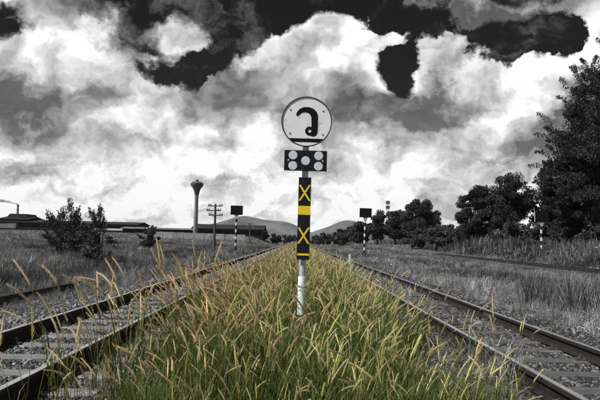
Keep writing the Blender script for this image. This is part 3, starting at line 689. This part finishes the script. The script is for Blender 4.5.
# striped board
vb = MB().box(-.0785, .0785, -.007, .007, -.515, .515).build('striped_board', M['navy'], sp, (0, -.064, 1.50), bevel=.003)
def cross(zc):
    w, h, t = .066, .100, .017; mb = MB()
    mb.prism([(-w - t*.6, zc + h), (-w + t*.9, zc + h), (w + t*.6, zc - h), (w - t*.9, zc - h)], -.0095, -.0068)
    mb.prism([(w + t*.6, zc + h), (w - t*.9, zc + h), (-w - t*.6, zc - h), (-w + t*.9, zc - h)], -.0102, -.0068)
    mb.build('cross_mark', M['yellow'], vb)
cross(.32); cross(-.215)
MB().box(-.0775, .0775, -.0095, -.0068, .045, .155).build('yellow_block', M['yellow'], vb)
MB().box(-.072, .072, -.0095, -.0068, -.462, -.437).build('yellow_line', M['yellow'], vb)
for zz in (1.15, 1.85, 2.16, 2.29, 2.58, 2.86 - .14): MB().box(-.048, .048, -.058, .046, zz - .018, zz + .018).build('bracket', M['galv'], sp)

# ---- striped marker posts with black boards --------------------------------------------------------------------------
def marker(x, y, label, bw=1.10, bh=.84, top=4.45, edge=False, lean=0.0):
    g = float(ground(x, y)); h = top - g
    t = thing('marker_post', (x, y, g), label, 'railway marker', 'black boards on striped posts'); t.rotation_euler = (0, math.radians(lean), 0)
    MB().lathe([(.30, -.05), (.27, .12), (.13, .55), (.10, .75)], n=14).build('post_base', M['post_black'], t, smooth=True)
    MB().lathe([(.085, .5), (.085, h - bh + .1)], n=14).build('post', M['marker_white'], t, smooth=True)
    for k in range(4):
        z0 = .75 + .28 + k * .62
        if z0 + .3 < h - bh: MB().lathe([(.089, z0), (.089, min(z0 + .33, h - bh))], n=14).build('black_band', M['post_black'], t, smooth=True)
    b = MB().box(-bw/2, bw/2, -.14, -.10, h - bh, h).build('board', M['black'], t, bevel=.01)
    if edge: MB().box(-bw/2 - .03, -bw/2, -.15, -.09, h - bh, h).build('white_edge', M['marker_white'], b)
    MB().prism([(-.09, h - bh - .35), (.09, h - bh - .35), (.22, h - bh + .05), (-.22, h - bh + .05)], -.098, -.086).build('bracket', M['galv'], t)
    return t
marker(-5.45, 56, 'black board on a striped post between the telegraph pole and the left track', top=4.45, lean=.5)
marker(6.15, 56, 'black board on a striped post in open grass before the round tree', top=4.5, lean=.9)
marker(19.8, 50, 'black board on a striped post in front of the tall trees', top=4.25, edge=True, lean=-.6)
st = thing('marker_stake', (2.78, 32, .17), 'short white stake at the edge of the right track', 'stake')
MB().prism([(-.05, -.1), (.05, -.1), (.05, .58), (.03, .62), (-.03, .62), (-.05, .58)], -.05, .05).build('stake_body', M['stake'], st, bevel=.006)
MB().lathe([(.075, -.02), (.085, .03), (.07, .05)], n=8).build('foot', M['ballast'], st)

# ---- telegraph line ----------------------------------------------------------------------------------------------------
def telegraph(x, y, h, label, arms=3):
    g = float(ground(x, y)); t = thing('telegraph_pole', (x, y, g), label, 'telegraph pole', 'telegraph poles')
    MB().lathe([(.15, -.2), (.14, h * .5), (.11, h)], n=10).build('pole', M['wood_pole'], t, smooth=True)
    tops = []
    for k in range(arms):
        z = h - .25 - .52 * k; w = .80; off = (.0, -.18, .06)[k]
        a = MB().box(-w + off, w + off, -.16, -.08, z - .06, z + .06).build('crossarm', M['wood_pole'], t)
        for q in (-.92, -.62, .62, .92):
            px = q * w + off; MB().lathe([(.035, z + .06), (.075, z + .09), (.08, z + .17), (.05, z + .24), (.02, z + .25)], px, -.12, 8).build('insulator', M['ceramic'], a)
            tops.append(Vector((x + px, y - .12, g + z + .2)))
    return tops
ta = telegraph(-9.2, 70, 5.4, 'wooden telegraph pole with three crossarms beside the striped marker')
tb = telegraph(-11.2, 150, 5.0, 'telegraph pole far down the line over the long warehouse roof')
tc_ = telegraph(-13.2, 232, 4.6, 'farthest and smallest telegraph pole on the line', 2)
for k in (0, 3, 4, 7, 8, 11):
    a, b = ta[k], tb[k]; pts = [a.lerp(b, s) - Vector((0, 0, .75 * 4 * s * (1 - s))) for s in np.linspace(0, 1, 17)]
    lab = 'thin black wire sagging from the %s end of the %s crossarm' % ('left' if k % 4 == 0 else 'right', ('top', 'middle', 'lowest')[k // 4])
    tag(MB().tube(pts, .012, 4).build('telegraph_wire', M['wire']), lab, 'wire', 'telegraph wires')

# ---- water tower and factory buildings ------------------------------------------------------------------------------
g = float(ground(-27.6, 170)); wt = thing('water_tower', (-27.6, 170, g), 'slender concrete water tower with flared tank above the long warehouse', 'water tower')
MB().lathe([(.75, -.5), (.62, 1.0), (.50, 9.5), (.56, 11.5)], n=24).build('shaft', M['concrete'], wt, smooth=True)
tk = MB().lathe([(.55, 11.4), (.75, 12.4), (1.05, 13.3), (1.72, 14.15), (1.75, 14.75), (1.25, 15.1)], n=24).build('tank', M['dark_concrete'], wt, smooth=True)
MB().lathe([(1.24, 15.08), (1.1, 15.25), (.42, 15.4), (.40, 15.72), (.1, 15.9)], n=20).build('roof_cap', M['dark_concrete'], tk, smooth=True)
mb = MB()
for q in (-.2, .2): mb.tube([(q - .0, -.80, .2), (q, -.66, 11.3)], .03, 5)
for k in range(26): mb.tube([(-.2, -.80 + .0054 * k, .4 + .42 * k), (.2, -.80 + .0054 * k, .4 + .42 * k)], .02, 4)
mb.build('ladder', M['wood_pole'], wt)

def shed(name, x0, x1, y, depth, zb, eave, ridge, label, wall, roof, nwin, winz, parts=()):
    t = thing(name, ((x0 + x1) / 2, y, zb), label, 'building'); w = (x1 - x0) / 2
    e, r = eave - zb, ridge - zb
    MB().box(-w, w, 0, depth, -.6, e).build('wall', wall, t)
    mb = MB(); n = 1
    sec = [(-.8, e - .15), (depth / 2, r), (depth + .8, e - .15), (depth + .8, e + .02), (depth / 2, r + .2), (-.8, e + .02)]
    i = len(mb.v)
    for x in (-w - .7, w + .7): mb.v += [(x, yy, zz) for yy, zz in sec]
    mb.f += [tuple(range(6)), tuple(range(11, 5, -1))] + [(k, 6 + k, 6 + (k + 1) % 6, (k + 1) % 6) for k in range(6)]
    rf = mb.build('roof', roof, t)
    for k in range(nwin):
        cx = -w + (k + .5) * 2 * w / nwin; ww = 2 * w / nwin * .33
        MB().box(cx - ww, cx + ww, -.06, .05, winz[0] - zb, winz[1] - zb).build('doorway' if winz[0] - zb < .4 else 'window', M['opening'], t)
    return t, rf, w
zb = 2.9
t, rf, w = shed('warehouse', -150, -64.5, 250, 22, zb, 6.4, 7.4, 'long low dark warehouse with a white band behind the shrubs', M['wall_dark'], M['roof'], 14, (3.0, 4.9))
MB().box(w - 17, w - 1.0, -.35, -.02, .95, 1.75).build('white_band', M['band'], t)
t, rf, w = shed('factory_hall', -120.5, -109.2, 252.5, 16, zb, 7.6, 8.6, 'factory hall with a stepped roof under the smoking chimney', M['wall_dark'], M['roof'], 3, (4.2, 5.4))
MB().prism([(-w * .75, 5.4), (w * .8, 5.4), (w * .62, 6.9), (-w * .55, 6.9)], 3, 13).build('roof_monitor', M['roof'], rf)
MB().prism([(-w - 6, .9), (w * .62, .9), (w * .62, 2.9), (-w - 6, 2.2)], -5.6, -3.6).build('lean_to', M['roof_pale'], t)
cy = thing('chimney', (-117.7, 262, zb), 'thin chimney stack trailing dark smoke above the factory hall', 'chimney')
MB().lathe([(.62, -.3), (.50, 6), (.42, 10.55)], n=16).build('stack', M['concrete'], cy, smooth=True)
MB().lathe([(.47, 10.5), (.5, 10.55), (.5, 10.95), (.42, 11.0)], n=16).build('rim', M['dark_concrete'], cy, smooth=True)
shed('warehouse', -35.5, -11.8, 214, 18, 2.3, 5.0, 6.5, 'long dark warehouse behind the pale wall and the water tower', M['wall_dark'], M['roof'], 7, (2.5, 4.0))
shed('storehouse', -66, -37.5, 236, 10, 3.0, 4.7, 5.1, 'thin low storehouse between the two long warehouses', M['wall_dark'], M['roof_pale'], 6, (3.1, 4.1))
g0 = float(ground(-23, 150)); bw = thing('boundary_wall', (-23.6, 150, g0), 'pale low boundary wall in the field before the long warehouse', 'wall')
for k in range(9): MB().box(-11.2 + k * 2.49, -11.2 + k * 2.49 + 2.46, -.08, .08, -.4, 1.45 - .03 * k).build('wall_panel', M['wall_pale'], bw)
for k in range(10): MB().box(-11.29 + k * 2.49, -11.10 + k * 2.49, -.13, .13, -.4, 1.55 - .03 * k).build('pier', M['wall_pale'], bw)

def mast(x, y, z1, wdt, label):
    t = thing('lattice_mast', (x, y, float(ground(x, y))), label, 'mast'); b = t.location.z
    mb = MB(); h = z1 - b
    for q in (-1, 1):
        for p in (-1, 1): mb.tube([(q * wdt, p * wdt, 0), (q * wdt * .7, p * wdt * .7, h)], .07, 4)
    mb.build('leg_frame', M['concrete'], t); mb = MB(); n = int(h / 1.1)
    for k in range(n):
        z = k * h / n; zz = (k + 1) * h / n
        for p in (-1, 1): mb.tube([(-wdt, p * wdt * .85, z), (wdt * .85, p * wdt * .85, zz)], .05, 4); mb.tube([(p * wdt * .85, wdt, z), (p * wdt * .85, -wdt * .85, zz)], .05, 4)
    mb.build('bracing', M['concrete'], t)
    for k, z in enumerate((h - .8, h - 3.2)): MB().box(-wdt - .35, wdt + .35, -wdt - .2, wdt + .2, z - .7, z + .7).build('antenna', M['dark_concrete'], t)
mast(44.1, 300, 22.0, .55, 'thin lattice radio mast rising behind the round trees')
mast(71.5, 260, 13.6, .35, 'short thin mast above the low bushes near the tall trees')

# ---- trees ---------------------------------------------------------------------------------------------------------------
def leaves_np(rs, centres, radii, per, size, tone, droop=.0, flat=.75):
    """leaf-sized rhombs spread through clumps; tone varies from clump to clump"""
    k = len(centres); n = k * per; ci = np.repeat(np.arange(k), per)
    d = rs.normal(size=(n, 3)); d /= np.linalg.norm(d, axis=1)[:, None]; r = rs.random(n) ** .45
    P = centres[ci] + d * (r * radii[ci])[:, None] * np.array([1, 1, flat])
    a = rs.normal(size=(n, 3)); a[:, 2] -= droop * 2; a /= np.linalg.norm(a, axis=1)[:, None]
    b = np.cross(a, rs.normal(size=(n, 3))); b /= np.linalg.norm(b, axis=1)[:, None]
    s = (size * np.exp(rs.normal(0, .3, n)))[:, None]
    V = np.stack([P - a*s, P + b*s*.45, P + a*s, P - b*s*.45], 1).reshape(-1, 3)
    F = np.arange(n * 4).reshape(n, 4)
    t = tone * np.exp(rs.normal(0, .36, k))[ci] * np.exp(rs.normal(0, .25, n))
    return V, F, np.repeat(t, 4)[:, None] * np.ones((1, 3))
def tree(name, x, y, top, width, label, seed, clumps=60, per=260, size=.16, tone=.05, base=.18, shape=1.0, droop=.0, group=None, spray=0, cat='tree', clump_r=.16, stems=1, deep=None):
    rs = np.random.RandomState(seed); g = float(ground(x, y)); h = top - g
    t = thing(name, (x, y, g), label, cat, group)
    rx = width / 2; z0, z1 = base * h, h; cz, rz = (z0 + z1) / 2, (z1 - z0) / 2; ry = deep or rx
    d = rs.normal(size=(clumps, 3)); d /= np.linalg.norm(d, axis=1)[:, None]; r = rs.random(clumps) ** (1 / 2.6) * .88
    C = d * r[:, None]
    taper = np.where(C[:, 2] > 0, 1 - (1 - shape) * C[:, 2] ** 2, 1.0)
    C = np.c_[C[:, 0] * rx * taper, C[:, 1] * ry * taper, cz + C[:, 2] * rz]
    R = clump_r * min(width, h) * rs.uniform(.6, 1.3, clumps)
    mb = MB()
    for s in range(stems):
        bx, by = (0, 0) if stems == 1 else rs.uniform(-.25, .25, 2) * rx
        lean = rs.normal(0, .05, 2) * h
        top_z = z0 + (z1 - z0) * .6; tp = [(bx, by, -.3), (bx + lean[0]*.3, by + lean[1]*.3, z0), (bx + lean[0], by + lean[1], top_z)]
        r0 = .022 * h + .05; r0 = r0 / stems ** .5
        mb.tube(tp, [r0 * 1.3, r0 * .8, r0 * .25], 8)
        for k in range(s, clumps, max(stems, clumps // 26)):
            c = C[k]; st = z0 * .7 + (min(c[2], top_z) - z0 * .7) * rs.uniform(.35, .75); f = st / top_z
            a = Vector((bx + lean[0] * f, by + lean[1] * f, st)); b = Vector(c)
            mb.tube([a, a.lerp(b, .5) + Vector((0, 0, .06 * h * rs.uniform(-.3, .6))), b], [r0 * .34, r0 * .2, r0 * .06], 5)
    tr = mb.build('trunk', M['bark'], t, smooth=True)
    V, F, K = leaves_np(rs, C, R, per, size, tone, droop)
    if spray:                                                       # long leafy shoots breaking the outline
        SV, SF, SK, o = [V], [F], [K], len(V)
        for k in range(spray):
            i = rs.randint(clumps); c = C[i]; dr = (c - np.array([0, 0, z0 + .25 * (z1 - z0)])); dr /= np.linalg.norm(dr) + 1e-6; dr = dr + rs.normal(0, .25, 3) + np.array([0, 0, .45]); dr /= np.linalg.norm(dr)
            L = rs.uniform(.10, .24) * min(h, width * 1.3); m = 7; pts = c + dr * (np.linspace(.2, 1, m) * L)[:, None] - np.array([0, 0, 1.]) * (np.linspace(0, 1, m) ** 2 * L * droop * .5)[:, None]
            v, f, q = leaves_np(rs, pts, np.linspace(.13, .05, m) * L + size * .4, max(6, per // 14), size * .9, tone * rs.uniform(.8, 1.3), droop, 1.0)
            SV.append(v); SF.append(f + o); SK.append(q); o += len(v)
        V, F, K = np.concatenate(SV), np.concatenate(SF), np.concatenate(SK)
    link('crown', np_mesh('crown', V, F, K), LEAF, t)
    return t
WOOD = 'trees along the right side of the yard'
tree('tall_tree', 31.4, 59, 21.8, 14.0, 'tallest dark tree rising out of the picture behind the third board', 1, 320, 600, .088, .036, .04, .45, .6, WOOD, 260, clump_r=.075)
tree('tall_tree', 28.2, 62, 14.0, 7.4, 'dark feathery tree leaning against the tallest tree on its left side', 2, 180, 520, .085, .036, .03, .5, .6, WOOD, 130, clump_r=.085)
tree('broad_tree', 26.6, 78, 11.2, 7.4, 'dark bushy tree just left of the feathery tall trees', 3, 120, 430, .10, .040, .02, .8, .2, WOOD, 14, clump_r=.11)
tree('broad_tree', 23.2, 80, 9.8, 5.6, 'smaller dark bushy tree at the end of the tall group', 4, 90, 380, .10, .042, .02, .85, .2, WOOD, 8, clump_r=.115)
tree('broad_tree', 32.5, 76, 12.5, 8, 'dark tree filling the gap behind the feathery tree', 41, 60, 300, .2, .04, .04, .8, .2, WOOD, 10, clump_r=.14)
tree('round_tree', 23.9, 120, 10.5, 8.2, 'large round dark tree alone above the grey grass', 5, 120, 480, .13, .042, .07, .75, .1, WOOD, 0, clump_r=.125)
tree('round_tree', 19.9, 124, 8.4, 5.4, 'dark tree touching the left side of the large round tree', 6, 60, 260, .20, .046, .06, .8, .1, WOOD, 0, clump_r=.15)
tree('round_tree', 16.6, 126, 8.1, 4.6, 'dark tree with a rounded top behind the middle marker board', 7, 50, 260, .20, .05, .06, .85, .1, WOOD, 0, clump_r=.15)
tree('round_tree', 13.6, 132, 6.0, 5.0, 'low dark tree left of the middle marker board', 8, 50, 220, .20, .05, .04, .9, .1, WOOD, 0, clump_r=.15)
tree('round_tree', 10.8, 150, 4.5, 6.0, 'low dark tree at the near end of the distant tree row', 9, 50, 200, .22, .055, .03, .9, .1, WOOD, 0, clump_r=.14)
tree('round_tree', 28.2, 122, 5.8, 5.5, 'low dark tree at the right foot of the large round tree', 12, 40, 220, .2, .045, .03, .9, .1, WOOD, 0, clump_r=.15)
for k, (x, y, tp, wd, lab) in enumerate(((6.0, 235, 3.6, 9, 'tiny distant tree nearest the vanishing point of the right track'), (8.5, 190, 4.0, 9, 'small distant tree second from the vanishing point on the right'),
        (17, 190, 6.5, 9, 'distant tree just left of the middle marker board'), (44, 175, 7.0, 10, 'distant tree in the gap between round tree and bushy trees'))):
    tree('distant_tree', x, y, tp, wd, lab, 20 + k, 36, 120, .34, .06, .02, .9, .1, 'distant trees on the right horizon', 4, clump_r=.15)
for k, (x, y, tp, wd, lab) in enumerate(((-11.5, 225, 4.6, 4, 'small dark tree touching the right end of the long warehouse'), (-7.5, 235, 4.2, 5, 'second small dark tree to the right of the long warehouse'),
        (-3.8, 250, 4.0, 5, 'third small dark tree to the right of the long warehouse'), (-1.0, 300, 4.4, 6, 'last small tree before the vanishing point of the left track'))):
    tree('distant_tree', x, y, tp, wd, lab, 40 + k, 30, 110, .3, .06, .02, .9, .1, 'distant trees by the warehouse', 3, clump_r=.15)
for k, (x, y, tp, wd, lab) in enumerate(((20.2, 88, 4.2, 4.6, 'low grey bush beside the smaller bushy tree'), (17.6, 92, 3.7, 4.4, 'low grey bush in the grass before the round tree'), (22.5, 84, 4.0, 5, 'low grey bush at the foot of the bushy trees'), (24.5, 62, 3.8, 4.2, 'grey bush behind the board at the foot of the tall trees'), (28.6, 56, 4.2, 7.0, 'grey bush at the right edge under the tallest tree'), (31.5, 63, 5.2, 7, 'broad grey bush at the far right edge behind the tall grass'), (24.9, 70, 4.4, 5, 'grey bush left of the board under the tall trees'))):
    tree('bush', x, y, tp, wd, lab, 60 + k, 40, 220, .13, .075, .02, .95, .0, 'low bushes under the trees', 16, 'bush', clump_r=.17, stems=4)
tree('shrub', -16.35, 43.5, 3.7, 3.1, 'spiky dark shrub standing in the left field', 80, 34, 110, .055, .040, .05, .95, .0, 'shrubs in the left field', 110, 'shrub', clump_r=.14, stems=5)
tree('shrub', -13.75, 43, 3.5, 2.7, 'twiggy open shrub with drooping tips next to the spiky one', 81, 26, 80, .055, .065, .10, .95, .5, 'shrubs in the left field', 100, 'shrub', clump_r=.12, stems=6)
tree('shrub', -15.1, 42.3, 2.3, 4.2, 'low dark shrub at the foot of the two taller shrubs', 82, 34, 140, .06, .038, .02, .95, .0, 'shrubs in the left field', 14, 'shrub', clump_r=.15, stems=5)
tree('shrub', -14.6, 62, 2.5, 2.0, 'small round bush at the end of the white band', 83, 22, 110, .09, .05, .02, .95, .0, 'shrubs in the left field', 10, 'shrub', clump_r=.17, stems=4)
tree('shrub', -9.8, 30, 1.1, 2.0, 'low pale scrub in the grass beside the left track', 86, 22, 130, .05, .10, .02, .95, .0, 'shrubs in the left field', 14, 'shrub', clump_r=.17, stems=5)

# ---- smoke and haze --------------------------------------------------------------------------------------------------------
def volume_material(name, color, density, aniso=0.0):
    m = bpy.data.materials.new(name); m.use_nodes = True; t = m.node_tree; t.nodes.clear(); N = Nodes(t)
    v = N.n('ShaderNodeVolumePrincipled'); v.inputs['Color'].default_value = (*color, 1); v.inputs['Density'].default_value = density
    v.inputs['Anisotropy'].default_value = aniso
    o = N.n('ShaderNodeOutputMaterial'); t.links.new(v.outputs[0], o.inputs['Volume']); return m
pts = [Vector((-117.7 - 1.0 * k + .3 * math.sin(k * 1.7), 262 + .4 * math.sin(k), 13.75 + .9 * (1 - math.exp(-k * .5)) + .10 * k + .12 * math.sin(k * 2.3))) for k in range(10)]
rad = [.32 + .05 * k + .10 * math.sin(k * 2.1) for k in range(10)]
tag(MB().tube(pts, rad, 10).build('smoke', volume_material('smoke', (.25, .25, .25), .9), smooth=True), 'thin dark smoke drifting left from the factory chimney', 'smoke', kind='stuff')
HAZE = 0.00005
if HAZE:
    tag(MB().box(-3500, 3500, -400, 3600, -3.0, 140).build('haze', volume_material('haze', (.9, .9, .9), HAZE)), 'thin pale haze over the yard and the hills', 'haze', kind='stuff')
